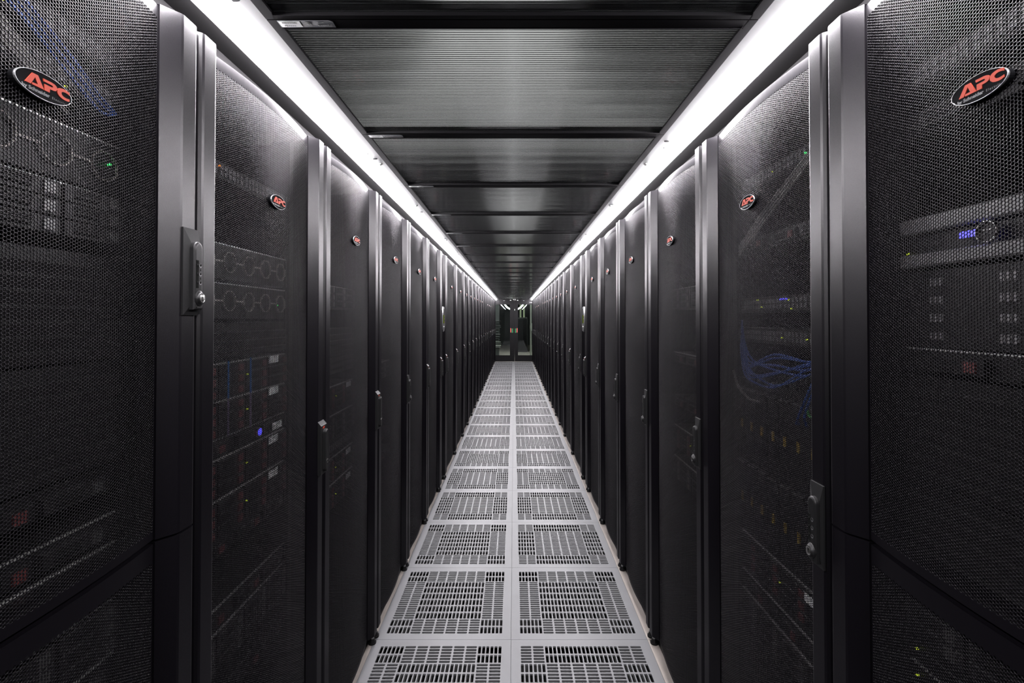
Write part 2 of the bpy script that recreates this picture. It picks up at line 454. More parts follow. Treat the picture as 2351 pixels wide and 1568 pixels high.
def lock_plain():
    mb = MB(); mb.cyl((.002, -.0262, .040), .006, -.0012, 'y', 16, 0); mb.cyl((.002, -.0274, .040), .0042, -.0003, 'y', 12, 1)
    return mb.mesh('lock_cylinder', ['chrome', 'dial'])

BADGE_Z = 1.709
def ellipse(rx, rz, y, n=40): return [(rx*math.cos(2*PI*i/n), y, rz*math.sin(2*PI*i/n)) for i in range(n)]
def badge():
    mb = MB()
    mb.loft([ellipse(.0362, .0163, .004), ellipse(.0368, .0168, -.006)], 0, (True, False))
    mb.loft([ellipse(.0368, .0168, -.006), ellipse(.0372, .0171, -.0075), ellipse(.0368, .0168, -.0088), ellipse(.0360, .0161, -.0088)], 1, (False, False))
    mb.loft([ellipse(.0360, .0161, -.0088), ellipse(.0355, .0157, -.0082)], 0, (False, True))
    return mb.mesh('badge', ['gloss', 'silver'])
def lettering():
    LT = {
     'A': [(0,0),(215,357),(385,356),(565,0),(215,0),(210,64),(380,78),(300,259),(170,0)],
     'P': [(540,348),(790,349),(860,336),(905,315),(935,284),(950,245),(943,195),(922,158),(885,129),(835,117),(735,114),(730,0),(580,0),(580,197),(725,199),(785,200),(815,212),(828,232),(815,252),(785,262),(725,265),(560,265)],
     'C': [(1310,300),(1230,328),(1155,334),(1085,326),(1020,303),(975,262),(955,205),(952,140),(975,85),(1020,35),(1090,0),(1180,-14),(1260,-8),(1310,15),(1310,95),(1250,77),(1185,75),(1125,92),(1088,122),(1072,168),(1085,208),(1125,234),(1185,245),(1250,237),(1310,210)],
    }
    mb = MB()
    def map_u(px): return 646.8/(1140-(px+405)/13.07) - .6085
    for k, poly in LT.items():
        P = [(map_u(x), -.0042 + y*4.1e-5) for x, y in poly]
        n = len(P)
        vs = [(x, -.0080, z) for x, z in P] + [(x, -.0094, z) for x, z in P]
        from mathutils.geometry import tessellate_polygon
        tri = tessellate_polygon([[Vector((x, z, 0)) for x, z in P]])
        mb.add(vs, [(a+n, b+n, c+n) for a, b, c in tri] + [(i, (i+1) % n, n+(i+1) % n, n+i) for i in range(n)], 0)
    join_text(mb, text_mesh('t', 'by Schneider', .0062, 'grey_print', .0001, .0002), lambda c: (c.x*1.08-.0282, -.0083-c.z, -.0105+c.y), 1)
    join_text(mb, text_mesh('t', 'Electric', .0045, 'grey_print', .0001, 0.0, space=1.45), lambda c: (c.x*.86+.0098, -.0083-c.z, -.0104+c.y), 1)
    return mb.mesh('lettering', ['red', 'grey_print'])

for w in (.6, .75, .3):
    ME['door', w] = door_frame(w, DOOR_BOT, DOOR_TOP); ME['encl', w] = enclosure(w); ME['bar', w] = base_bar(w)
ME['door', 'up'] = door_frame(.6, SPLIT+.002, DOOR_TOP); ME['door', 'low'] = door_frame(.6, DOOR_BOT, SPLIT-.002)
ME['sheet', .6] = sheet_for(.6, DOOR_BOT, DOOR_TOP, 6, 1)
ME['sheet', .75] = sheet_for(.75, DOOR_BOT, DOOR_TOP, 6, 2)
ME['sheet', .3] = sheet_for(.3, DOOR_BOT, DOOR_TOP, 6, 2)
ME['sheet', 'up'] = sheet_for(.6, SPLIT+.002, DOOR_TOP, 12, 1)
ME['sheet', 'low'] = sheet_for(.6, DOOR_BOT, SPLIT-.002, 6, 1, bt=.030)
ME['rail'] = rail(); ME['foot'] = foot()
def squash(me, sx, k, dx):
    for v in me.vertices: v.co = (v.co.x*sx+dx, v.co.y*k, v.co.z)
    return me
ME['handle', 'combo'] = squash(handle_combo(), .88, .70, -.0005); ME['lever', 'combo'] = squash(lever_combo(), .95, .68, -.0035); ME['lock', 'combo'] = squash(lock_combo(), .95, .68, -.0035)
ME['handle', 'plain'] = squash(handle_plain(), .95, .8, 0); ME['lever', 'plain'] = squash(lever_plain(), 1, .8, 0); ME['lock', 'plain'] = squash(lock_plain(), 1, .8, 0)
ME['badge'] = badge(); ME['lettering'] = lettering()

def display():
    mb = MB(); A = [2*PI*i/36 for i in range(36)]
    def ring(rx, rz, y): return [(rx*math.cos(a), y, rz*math.sin(a)) for a in A]
    mb.loft([ring(.074, .108, .010), ring(.074, .108, -.008), ring(.068, .102, -.012)], 0, (True, False))
    mb.loft([ring(.068, .102, -.012), ring(.060, .094, -.012)], 0, (False, False))
    mb.loft([ring(.060, .094, -.012), ring(.057, .091, -.009)], 1, (False, True))
    return mb.mesh('display', ['silver', 'plastic'])
def display_face():
    mb = MB(); mb.box(-.028, .018, -.0115, -.009, -.035, .035, 0)
    for k in range(3): mb.cyl((.033, -.009, .028-k*.027), .005, -.003, 'y', 10, 1)
    mb.box(-.044, -.036, -.0112, -.009, -.004, .004, 2)
    mb.box(-.036, .036, -.0108, -.009, -.068, -.058, 3)
    return mb.mesh('screen', ['screen', 'yellow', 'maroon', 'label'])
ME['display'] = display(); ME['screen'] = display_face()

def add_handle(root, w, kind, z):
    h = ob('handle', ME['handle', kind], root, (w/2-.0270, -.0048, z))
    ob('lever', ME['lever', kind], h); ob('lock_cylinder', ME['lock', kind], h, label='chrome lock cylinder')
    return h

# left row faces +x, right row faces -x
X_L, X_R = -.605, .5985
L_ROW = [(.3,.6,'split'),(.9,.6,'b'),(1.5,.6,'b'),(2.1,.6,'b'),(2.7,.6,'b'),(3.3,.6,'b'),(3.9,.3,'cool'),(4.2,.75,'b'),(4.95,.75,'b'),
         (5.7,.6,'b'),(6.3,.6,'b'),(6.9,.6,'b'),(7.5,.6,'b'),(8.1,.6,'b'),(8.7,.6,'b'),(9.3,.6,'n'),(9.9,.6,'n'),(10.5,.6,'b'),(11.1,.75,'b'),
         (11.85,.75,'b'),(12.6,.6,'b'),(13.2,.6,'n'),(13.8,.75,'n'),(14.55,.75,'n')]
R_ROW = [(.3,.6,'split'),(.9,.6,'b'),(1.5,.6,'b'),(2.1,.6,'b'),(2.7,.6,'b'),(3.3,.6,'b'),(3.9,.3,'cool'),(4.2,.75,'b'),(4.95,.75,'b'),
         (5.7,.6,'b'),(6.3,.6,'b'),(6.9,.6,'b'),(7.5,.6,'b'),(8.1,.6,'b'),(8.7,.6,'b'),(9.3,.6,'b'),(9.9,.6,'n'),(10.5,.6,'n'),(11.1,.75,'b'),
         (11.85,.75,'b'),(12.6,.6,'b'),(13.2,.6,'n'),(13.8,.75,'n'),(14.55,.75,'n')]
RACK = {}
NEAR_WORD = {0: 'nearest'}
def build_row(side, row, xf):
    rz = PI/2 if side == 'left' else -PI/2
    k = 0
    for i, (y0, w, kind) in enumerate(row):
        loc = (xf, y0 + w/2, 0)
        if kind == 'cool':
            r = thing('cooling_unit', f'narrow black cooling unit with oval green-screen display in the {side} row', 'cooling unit', loc, rz, 'narrow cooling units between the racks')
        else:
            k += 1
            if kind == 'split': lab = f'black server rack with mesh door split in two, first rack of the {side} row'
            else:
                extra = {'b': 'with oval badge on mesh door', 'n': 'with plain unbadged mesh door'}[kind]
                lab = f'black server rack {extra}, {ORD[k-1]} rack of the {side} row'
            r = thing('server_rack', lab, 'server rack', loc, rz, f'server racks of the {side} row')
        RACK[side, i] = r
        ob('enclosure', ME['encl', w], r); ob('base_bar', ME['bar', w], r)
        for sx in (-1, 1):
            ob('levelling_foot', ME['foot'], r, (sx*(w/2-.022), .012, 0))
        if kind in ('split',) or (i in (1, 2, 3)):
            for sx in (-1, 1): ob('mounting_rail', ME['rail'], r, (sx*.242, 0, 0))
        if kind == 'split':
            d = ob('door', ME['door', 'up'], r); ob('perforated_sheet', ME['sheet', 'up'], d)
            d2 = ob('door', ME['door', 'low'], r); ob('perforated_sheet', ME['sheet', 'low'], d2)
            add_handle(r, w, 'combo', 1.420); add_handle(r, w, 'combo', .50)
        else:
            d = ob('door', ME['door', w], r); ob('perforated_sheet', ME['sheet', w], d)
            if side == 'left': hk = 'combo' if i in (3, 9, 12, 14, 17) else 'plain'
            else: hk = 'plain' if i in (6, 8, 13, 18) else 'combo'
            add_handle(r, w, hk, .933)
        if kind in ('split', 'b'):
            uL, uR = -w/2+.0755, w/2-.0755
            b = ob('badge', ME['badge'], r, (0, -curve_v(0, uL, uR), BADGE_Z)); ob('lettering', ME['lettering'], b, label='red and grey lettering')
        if kind == 'cool':
            b = ob('display', ME['display'], r, (-.01, .004, 1.405)); ob('screen', ME['screen'], b, label='green lit screen with buttons')
build_row('left', L_ROW, X_L); build_row('right', R_ROW, X_R)

# ------------------------------------------------------------------ raised floor
def slotted_tile(name, flip):
    g0, cell = -.262, .0524
    mb = MB(); T = .006
    def slot(x0, x1, y0, y1, hx0, hx1, hy0, hy1):
        c = .0022
        h = [(hx0+c,hy0),(hx1-c,hy0),(hx1,hy0+c),(hx1,hy1-c),(hx1-c,hy1),(hx0+c,hy1),(hx0,hy1-c),(hx0,hy0+c)]
        o = [(x0,y0),(x1,y0),(x1,y1),(x0,y1)]
        vs = [(x,y,0) for x,y in o] + [(x,y,0) for x,y in h] + [(x,y,-T) for x,y in h]
        fs = [(0,1,5,4),(1,2,7,6),(2,3,9,8),(3,0,11,10),(0,4,11),(1,6,5),(2,8,7),(3,10,9)]
        fs += [(4+i, 4+(i+1) % 8, 12+(i+1) % 8, 12+i) for i in range(8)]
        mb.add(vs, fs)
    for i in range(10):
        for j in range(10):
            ei, ej = i in (0,1,8,9), j in (0,1,8,9)
            vert = (ei == ej)                       # corners and centre: slots along y
            if flip: vert = not vert
            x, y = g0+i*cell, g0+j*cell
            m = .0038; sub = (cell)/3
            for k in range(3):
                gap = .0024 + (.0)
                if vert:
                    a, b = x+k*sub, x+(k+1)*sub
                    lo = m*.75 if k == 0 else gap; hi = m*.75 if k == 2 else gap
                    slot(a, b, y, y+cell, a+lo, b-hi, y+m, y+cell-m)
                else:
                    a, b = y+k*sub, y+(k+1)*sub
                    lo = m*.75 if k == 0 else gap; hi = m*.75 if k == 2 else gap
                    slot(x, x+cell, a, b, x+m, x+cell-m, a+lo, b-hi)
    h, g = .2994, .262
    mb.add([(-h,-h,0),(h,-h,0),(h,h,0),(-h,h,0),(-g,-g,0),(g,-g,0),(g,g,0),(-g,g,0)], [(0,1,5,4),(1,2,6,5),(2,3,7,6),(3,0,4,7)])
    mb.add([(-h,-h,0),(h,-h,0),(h,h,0),(-h,h,0),(-h,-h,-.035),(h,-h,-.035),(h,h,-.035),(-h,h,-.035)], [(0,1,5,4),(1,2,6,5),(2,3,7,6),(3,0,4,7)])
    me = bpy.data.meshes.new(name); me.from_pydata(mb.v, [], mb.f); me.materials.append(M['tile']); me.update()
    return me
def damper():
    mb = MB(); h = .290
    mb.box(-h, h, -h, h, -.036, -.034)
    for k in range(11):                            # folded ribs of the damper tray
        x = -.262+k*.0524
        mb.box(x-.0012, x+.0012, -.262, .262, -.034, -.012)
    return mb.mesh('damper_tray', ['damper'])
ME['tile', 0] = slotted_tile('perforated_floor_tile', False); ME['tile', 1] = slotted_tile('perforated_floor_tile', True); ME['damper'] = damper()
mb = MB(); mb.cbox(-.2994, .2994, -.2994, .2994, -.035, 0, .0008); ME['solid'] = mb.mesh('solid_floor_tile', ['beige'])
SEAM = -.0127
flips = {'left': [0,0,0,0,1,1,0,1,0,0,1,0,1,1,0,0,1,0,0,1,0,1,0,0], 'right': [1,1,0,1,1,0,1,0,1,1,0,1,0,0,1,1,0,1,1,0,1,0,1,1]}
for side, sx in (('left', -1), ('right', 1)):
    for r in range(24):
        y = 1.2 + .6*r
        far = r == 23
        lab = f'light grey slotted floor tile, {side} aisle column, {"row at the far door" if far else ORD[r-1 if r else 0] + " visible row from the camera"}'
        if r == 0: lab = f'light grey slotted floor tile at the very front of the {side} column'
        t = thing('perforated_floor_tile', lab, 'floor tile', (SEAM+sx*.3, y, 0), 0, 'slotted grey tiles of the aisle floor', ME['tile', flips[side][r]], 'thing')
        ob('damper_tray', ME['damper'], t, label='dark damper tray under the slots')
        lab = f'beige floor tile edge under the {side} rack row, {ORD[r-1] if r else "nearest"} tile from the camera'
        if r: lab = f'beige solid tile along the {side} rack row, beside slotted row {r} from the camera'
        thing('solid_floor_tile', lab, 'floor tile', (SEAM+sx*.9, y, 0), 0, f'beige tiles under the {side} racks', ME['solid'], 'thing')
# strip of blank floor at the far door
mb = MB(); mb.box(-.61, .59, 15.302, 15.34, -.03, .001); ob('threshold', mb.mesh('threshold', ['beige']), kind='structure')
mb = MB(); mb.box(-2.4, 2.4, -2.2, 25, -.46, -.40); ob('floor', mb.mesh('floor', ['void']), kind='structure')

# ------------------------------------------------------------------ aisle ceiling
Z_C = 2.018
PANEL_W = .479
def panel_frame():
    mb = MB(); w, h = .4975, .2985
    prof_side = [(w, 0), (w, .035), (w-.018, .035), (w-.018, .006), (w-.020, 0)]
    for sx in (-1, 1):
        mb.prism([(sx*x, z) for x, z in prof_side], -h, h, 'y')
        mb.box(min(sx*(w-.0205), sx*(w-.0225)), max(sx*(w-.0205), sx*(w-.0225)), -h+.02, h-.02, -.0012, .004)
    for a, b in ((-h, -h+.024), (h-.012, h)):
        mb.box(-w+.018, w-.018, a, b, 0, .035)
    mb.box(-w+.018, w-.018, -h+.0265, -h+.028, -.0012, .006)
    return mb.mesh('panel_frame', ['frame'])
def ribbed():
    w, y0, y1 = .4795, -.2745, .2865; pitch, amp, per = .0085, .0011, 6
    n = int((y1-y0)/pitch)*per; ys = np.linspace(y0, y1, n+1)
    mb = MB(); zt = .007
    vs = []; 
    for y in ys:
        z = .016 + amp*abs(math.sin(PI*(y-y0)/pitch))**.8
        vs += [(-w, y, z), (w, y, z)]
    vs += [(-w, y0, zt), (w, y0, zt), (-w, y1, zt), (w, y1, zt)]
    b = 2*(n+1)
    fs = [(2*k, 2*k+1, 2*k+3, 2*k+2) for k in range(n)]
    fs += [(b, b+2, b+3, b+1), (0, b, b+1, 1), (2*n, 2*n+1, b+3, b+2)]
    fs += [tuple([2*k for k in range(n+1)] + [b+2, b]), tuple([2*k+1 for k in range(n+1)][::-1] + [b+1, b+3])]
    mb.add(vs, fs); me = mb.mesh('ribbed_sheet', ['sheet'])
    sm = np.zeros(len(me.polygons), bool); sm[:n] = True
    me.polygons.foreach_set('use_smooth', sm)
    return me
def maker_label():
    mb = MB()                                       # read from the other end of the aisle: turned half round
    mb.prism([(-.478, -.2975), (-.372, -.2975), (-.366, -.293), (-.366, -.2755), (-.478, -.2755)], -.0008, 0, 'z', 0)
    mb.box(-.476, -.433, -.2955, -.2775, -.0012, -.0006, 1)
    mb.cyl((-.419, -.2865, -.0014), .0068, .001, 'z', 16, 2); mb.cyl((-.419, -.2865, -.0016), .0035, .001, 'z', 12, 0)
    mb.cyl((-.4655, -.2815, -.0016), .0032, .001, 'z', 14, 2); mb.cyl((-.4655, -.2815, -.0018), .0020, .001, 'z', 10, 1)
    rnd = random.Random(3); x = -.470
    while x < -.441:
        d = rnd.choice((.0008, .0013, .002)); mb.box(x, x+d, -.2945, -.2895, -.0015, -.0008, 2); x += d+rnd.choice((.0006, .001))
    for k in range(4): mb.box(-.4605+k*.004, -.4580+k*.004, -.2825, -.2805, -.0015, -.0008, 2)
    join_text(mb, text_mesh('t', 'Schneider', .0085, 'label', .0002, .0001), lambda c: (-.371-c.x*.86, -.2795-c.y, -.0010-c.z), 3)
    join_text(mb, text_mesh('t', 'Electric', .0042, 'label', .0002), lambda c: (-.385-c.x, -.2900-c.y, -.0010-c.z), 3)
    return mb.mesh('maker_label', ['label_grey', 'label', 'ink', 'grey_print'])
ME['pframe'] = panel_frame(); ME['ribbed'] = ribbed(); ME['maker'] = maker_label()
for r in range(26):
    y = .05 + .6*r
    lab = f'dark-framed ribbed clear ceiling panel, {ORD[r-1]} from the camera' if r else 'dark-framed ribbed clear ceiling panel directly above the camera'
    if r == 25: lab = 'dark-framed ribbed clear ceiling panel against the far door'
    t = thing('ceiling_panel', lab, 'ceiling panel', (-.003, y, Z_C), 0, 'ribbed panels over the aisle', kind='thing')
    ob('panel_frame', ME['pframe'], t); ob('ribbed_sheet', ME['ribbed'], t)
    if r < 8: ob('maker_label', ME['maker'], t, label='grey and white maker label, upside down')

# ------------------------------------------------------------------ strip lights (local: inner edge at x=0, light towards +x)
def housing(L):
    mb = MB()
    mb.prism([(0, .004), (.0490, -.0030), (.0500, -.0020), (.0500, .012), (0, .012)], -L/2+.0006, L/2-.0006, 'y', 0)
    mb.box(.0500, .100, -L/2+.0006, L/2-.0006, -.0005, .012, 1)
    return mb
def housing_full():
    mb = housing(1.8)
    for yy in (-.54, .36):
        mb.cyl((.028, yy, -.0006), .012, .004, 'z', 14, 1, ry=.005)
    for yy in (-.48, .42): mb.cyl((.034, yy, -.0016), .0028, .004, 'z', 10, 1)
    return mb.mesh('housing', ['tin', 'soffit'])
def diffuser(L, nseg):
    mb = MB(); A = [PI*k/8 for k in range(9)]
    prof = [(.0765+.0195*math.cos(t), -.005-.020*math.sin(t)) for t in A]
    prof = [(x, z) for x, z in prof] + [(.0572, -.0006), (.0960, -.0006)]
    for k in range(nseg):
        a = -L/2+L*k/nseg; b = -L/2+L*(k+1)/nseg
        rings = [[(x, a, z) for x, z in prof], [(x, b, z) for x, z in prof]]
        mb.loft(rings, 0, (k == 0, k == nseg-1))
    return mb.mesh('diffuser', ['strip'])
def screw():
    mb = MB(); mb.dome((0,0,0), .0085, .009, 14, 0); return mb.mesh('screw', ['bolt'])
ME['housing'] = housing_full(); ME['diffuser'] = diffuser(1.8, 6); ME['screw'] = screw()
ME['housing_s'] = housing(.57).mesh('housing', ['tin', 'soffit']); ME['diffuser_s'] = diffuser(.54, 2)
X_IN = .500
for side, sx in (('left', -1), ('right', 1)):
    for r in range(10):
        y0 = -1.45 + 1.8*r; L = 1.8 if r < 9 else .55
        yc = y0 + L/2
        # right row is the left one turned half round
        t = thing('strip_light', (f'long white strip light above the {side} racks, {ORD[r-1]} section from the camera' if r else f'long white strip light above the {side} racks, behind the camera') if r < 9
                  else f'short end piece of white strip light above the {side} racks at the far door', 'strip light',
                  (-.003+sx*X_IN, yc, Z_C), 0 if sx > 0 else PI, f'strip lights along the {side} row')
        s = 1 if sx > 0 else -1
        if r < 9:
            ob('housing', ME['housing'], t); ob('diffuser', ME['diffuser'], t)
            for yy in (-.60, .52): ob('screw', ME['screw'], t, (.020, s*yy*-1, .0028))
        else:
            ob('housing', ME['housing_s'], t); ob('diffuser', ME['diffuser_s'], t)
    # dark closing strip between the lights and the rack tops
    x0, x1 = sorted((-.003+sx*.602, sx*1.70))
    mb = MB(); mb.box(x0, x1, -1.5, 15.3, Z_C+.000, Z_C+.012)
    xa, xb = sorted((sx*.665, sx*.675)); mb.box(xa, xb, .29, 15.3, 1.973, Z_C)
    ob('trim_1' if sx < 0 else 'trim_2', mb.mesh('trim', ['soffit']), kind='structure')

# ------------------------------------------------------------------ end doors
Y_D = 15.36
HEAD = 1.935
mb = MB(); mb.box(-.72, .71, Y_D-.03, Y_D+.06, 1.980, 2.14); mb.box(-1.7, -.62, Y_D-.02, Y_D+.05, 0, 2.14); mb.box(.61, 1.7, Y_D-.02, Y_D+.05, 0, 2.14)
ob('trim_3', mb.mesh('trim', ['frame']), kind='structure')
def door_leaf(x0, x1, gx0, gx1, num):
    mb = MB(); z0, z1, gz0, gz1 = .012, 1.976, .200, 1.852
    mb.box(x0, gx0, Y_D-.02, Y_D+.02, z0, z1); mb.box(gx1, x1, Y_D-.02, Y_D+.02, z0, z1)
    mb.box(gx0, gx1, Y_D-.02, Y_D+.02, z0, gz0); mb.box(gx0, gx1, Y_D-.02, Y_D+.02, gz1, z1)
    mb.box(gx0, gx1, Y_D-.022, Y_D-.016, gz0, gz0+.012); 
    d = ob(f'door_{num}', mb.mesh('door', ['frame']), kind='structure', label='black framed glass door leaf, ' + ('left leaf' if num == 1 else 'right leaf') + ' at the aisle end', category='door')
    mb = MB(); mb.box(gx0+.001, gx1-.001, Y_D-.004, Y_D+.004, gz0, gz1); ob('glass_pane', mb.mesh('glass_pane', ['pane']), d)
    return d
d1 = door_leaf(-.615, .022, -.595, -.130, 1); d2 = door_leaf(.025, .605, .130, .592, 2)
for d, xr, xg in ((d1, -.118, -.072), (d2, .048+.058, .028+.0)):
    pass
mb = MB(); mb.box(-.118, -.086, Y_D-.0225, Y_D-.0205, .945, 1.085); ob('red_sticker', mb.mesh('red_sticker', ['sign_red']), d1)
mb = MB(); mb.box(-.070, -.028, Y_D-.0225, Y_D-.0205, .938, 1.075); ob('green_sticker', mb.mesh('green_sticker', ['sign_green']), d1)
mb = MB(); mb.box(.033, .072, Y_D-.0225, Y_D-.0205, .938, 1.075); ob('green_sticker', mb.mesh('green_sticker', ['sign_green']), d2)
mb = MB(); mb.box(.086, .116, Y_D-.0225, Y_D-.0205, .945, 1.085); ob('red_sticker', mb.mesh('red_sticker', ['sign_red']), d2)
mb = MB(); mb.box(.505, .585, Y_D-.0225, Y_D-.0205, 1.908, 1.922); ob('white_label', mb.mesh('white_label', ['label']), d2)
t = thing('door_latch', 'small U-shaped chrome latch at the top centre of the glass doors', 'latch', (.012, Y_D-.034, 1.985))
mb = MB(); A = [PI + PI*k/10 for k in range(11)]
mb2 = tube_mesh('shackle', [(-.026, -.006, .05)] + [(.026*math.cos(a), -.006, .02+.03*math.sin(a)) for a in A] + [(.026, -.006, .05)], .007, 'chrome')
ob('shackle', mb2, t); mb.cbox(-.055, .055, -.008, .004, .030, .046, .002); ob('latch_bar', mb.mesh('latch_bar', ['silver']), t)
for s, x in (('left', -.115), ('right', .115)):
    mb = MB(); mb.cbox(-.022, .022, -.012, 0, -.010, .010, .003)
    thing('sensor', f'tiny white sensor on the door header just {s} of the chrome latch', 'sensor', (x+.005, Y_D-.0305, 1.988), 0, 'sensors above the doors', mb.mesh('sensor', ['white']))

# ------------------------------------------------------------------ the room around the aisle
def shell(name, b, mat):
    mb = MB(); mb.box(*b); return ob(name, mb.mesh(name, [mat]), kind='structure')
shell('wall_left', (-2.5, -2.4, -2.2, 25, -.46, 3.6), 'wall'); shell('wall_right', (2.4, 2.5, -2.2, 25, -.46, 3.6), 'wall')
shell('wall_back', (-2.4, 2.4, -2.3, -2.2, -.46, 3.6), 'wall'); shell('wall_far', (-2.4, 2.4, 25, 25.1, -.46, 3.6), 'wall')
shell('ceiling', (-2.5, 2.5, -2.3, 25.1, 3.5, 3.6), 'upper')
shell('floor_far', (-2.4, 2.4, 15.40, 25, -.40, 0), 'farfloor')
# lamps and cable trays over the aisle, seen through the ribbed sheets
def upper_lamp():
    mb = MB(); mb.box(-.12, .12, -.75, .75, -.02, 0); return mb.mesh('tube', ['lamp'])
def upper_body():
    mb = MB(); mb.box(-.14, .14, -.78, .78, 0, .05); return mb.mesh('lamp_body', ['white'])
ME['ul'] = upper_lamp(); ME['ub'] = upper_body()
for r in range(7):
    t = thing('batten_lamp', f'batten lamp seen blurred through the ceiling panels, {ORD[r]} from the camera', 'lamp', (-.03, .8+2.3*r, 3.42), 0, 'batten lamps above the aisle')
    ob('lamp_body', ME['ub'], t); ob('tube', ME['ul'], t)
def tray(w):
    mb = MB(); mb.box(-w/2, w/2, -1.0, 16.5, 0, .006); mb.box(-w/2, -w/2+.006, -1.0, 16.5, .006, .08); mb.box(w/2-.006, w/2, -1.0, 16.5, .006, .08)
    for k in range(9):
        for sx in (-1, 1): mb.box(sx*(w/2-.012)-.004, sx*(w/2-.012)+.004, 2*k-.004, 2*k+.004, .0, .749)
    return mb.mesh('cable_tray', ['wall'])
for side, x in (('left', -.69), ('right', .69)):
    thing('cable_tray', f'dark cable tray above the ceiling panels over the {side} side', 'cable tray', (x, 0, 2.75), 0, 'overhead cable trays', tray(.24))

# beyond the glass doors
t = thing('ring_lamp', 'glowing white ring lamp seen through the top of the glass doors', 'lamp', (0, 19, 2.11))
ring = [(.40*math.cos(2*PI*k/24), 0, .36*math.sin(2*PI*k/24)) for k in range(25)]
ob('tube', tube_mesh('tube', ring, .030, 'ringlamp'), t)
mb = MB(); mb.box(-.02, .02, .03, 5.99, -.02, .02); mb.box(-.40, .40, .03, .06, -.02, .02); ob('bracket', mb.mesh('bracket', ['frame']), t)
t = thing('equipment_rack', 'dark rack of grey equipment seen through the left glass door', 'equipment rack', (-.72, 18.0, 0))
mb = MB(); mb.box(-.45, .16, 0, .04, 0, 2.0); mb.box(-.45, -.42, 0, -.6, 0, 2.0); ob('cabinet', mb.mesh('cabinet', ['wall']), t)
rnd = random.Random(5); zs = [.30,.36,.44,.50,.62,.70,.78,.90,1.00,1.06,1.12,1.22,1.30]
for z in zs:
    mb = MB(); mb.box(-.42, .13+rnd.random()*.12, -.05, -.001, z, z+rnd.choice((.014, .022, .034)))
    ob('shelf_unit', mb.mesh('shelf_unit', [rnd.choice(('server_grey', 'label', 'post'))]), t)
t = thing('dark_cabinet', 'tall dark cabinet seen through the right glass door', 'cabinet', (.40, 20.0, 0))
mb = MB(); mb.cbox(-.26, .16, -.3, .3, 0, 1.44, .01); ob('carcass', mb.mesh('carcass', ['void']), t)
mb = MB(); mb.box(-.24, .14, -.305, -.3, .06, 1.38); ob('cabinet_door', mb.mesh('cabinet_door', ['frame']), t)
for k, x in enumerate((.29, .44)):
    mb = MB(); mb.box(-.035, .035, -.03, .03, 0, 3.49)
    thing('pale_post', f'pale green upright post behind the dark cabinet, {"left" if k == 0 else "right"} one of two', 'post', (x, 20.9, 0), 0, 'pale green posts', mb.mesh('pale_post', ['postg']), 'thing')
t = thing('white_post', 'white post with rounded plate just behind the right glass door', 'post', (.59, 16.5, 0), kind='thing')
mb = MB(); mb.cbox(-.028, .028, -.03, .03, 0, 3.49, .004); ob('shaft', mb.mesh('shaft', ['post']), t)
mb = MB(); mb.cyl((.012, -.031, 1.10), .05, -.012, 'y', 24, 0, ry=.15); ob('plate', mb.mesh('plate', ['post']), t)
t = thing('far_fill_lamp', 'unseen fill lamp added to brighten the room beyond the glass doors', 'lamp', (.25, 17.6, 3.44))  # unseen fill light, added to brighten the posts and far room
mb = MB(); mb.box(-.08, .08, -1.5, 1.5, 0, .06); ob('lamp_body', mb.mesh('lamp_body', ['white']), t)
mb = MB(); mb.box(-.06, .06, -1.45, 1.45, -.02, 0); ob('tube', mb.mesh('tube', ['farfill']), t)

t = thing('far_fill_lamp', 'unseen crosswise fill lamp added just beyond the glass doors', 'lamp', (0, 15.85, 2.55))  # second added fill, out of view, lights the front of the white post
mb = MB(); mb.box(-.75, .75, -.06, .06, 0, .06)
for x in (-.6, .6): mb.box(x-.006, x+.006, -.006, .006, .06, .949)
ob('lamp_body', mb.mesh('lamp_body', ['white']), t)
mb = MB(); mb.box(-.70, .70, -.04, .04, -.02, 0); ob('tube', mb.mesh('tube', ['farfill']), t)

# ------------------------------------------------------------------ equipment behind the mesh (local: front at y=0, facing -y)
def led_mesh(mat, r=.0022):
    mb = MB(); mb.cyl((0, -.002, 0), r, .004, 'y', 10); return mb.mesh('status_light', [mat])
for c in ('green', 'yellow', 'blue', 'orange', 'white'): ME['led', c] = led_mesh('led_'+c, .0022 if c != 'yellow' else .0017)
def chassis(h, d=.60, mat='server', lip=None):
    mb = MB(); mb.cbox(-.222, .222, 0, d, .001, h-.001, .0015, 0)
    for sx in (-1, 1):
        x0, x1 = sorted((sx*.222, sx*.241)); mb.box(x0, x1, -.003, 0, .002, h-.002, 0)
    if lip: mb.box(-.2225, .2225, -.002, .003, h-.0035, h-.0008, 1)
    return mb.mesh('chassis', [mat] + ([lip] if lip else []))
def carrier(w, h, mat, tab):
    mb = MB(); mb.cbox(-w/2, w/2, -.012, 0, -h/2, h/2, .001, 0)
    mb.box(-w*.36, w*.05, -.0135, -.012, -h*.28, -h*.08, 2); mb.box(w*.22, w*.40, -.015, -.012, -h*.32, h*.32, 1)
    for k in range(3): mb.box(-w*.36, w*.1, -.0128, -.012, h*(.05+.12*k), h*(.10+.12*k), 2)
    return mb.mesh('drive_bay', [mat, tab, 'dial'])
ME['ch2'] = chassis(.087); ME['ch1'] = chassis(.0435); ME['ch2g'] = chassis(.087, .6, 'server', 'lip'); ME['ch1g'] = chassis(.0435, .6, 'server', 'lip')
ME['ch2s'] = chassis(.087, .6, 'server_mid'); ME['ch10'] = chassis(.44, .65, 'server', 'server_mid'); ME['ch4'] = chassis(.175, .6, 'server'); ME['ch3'] = chassis(.128, .6, 'server')
ME['bay_red'] = carrier(.104, .025, 'server', 'maroon'); ME['bay_alu'] = carrier(.104, .025, 'server_mid', 'alu')
mb = MB()
A8 = [2*PI*(k+.5)/8 for k in range(8)]
def oct_ring(r, y): return [(r*math.cos(a), y, r*math.sin(a)) for a in A8]
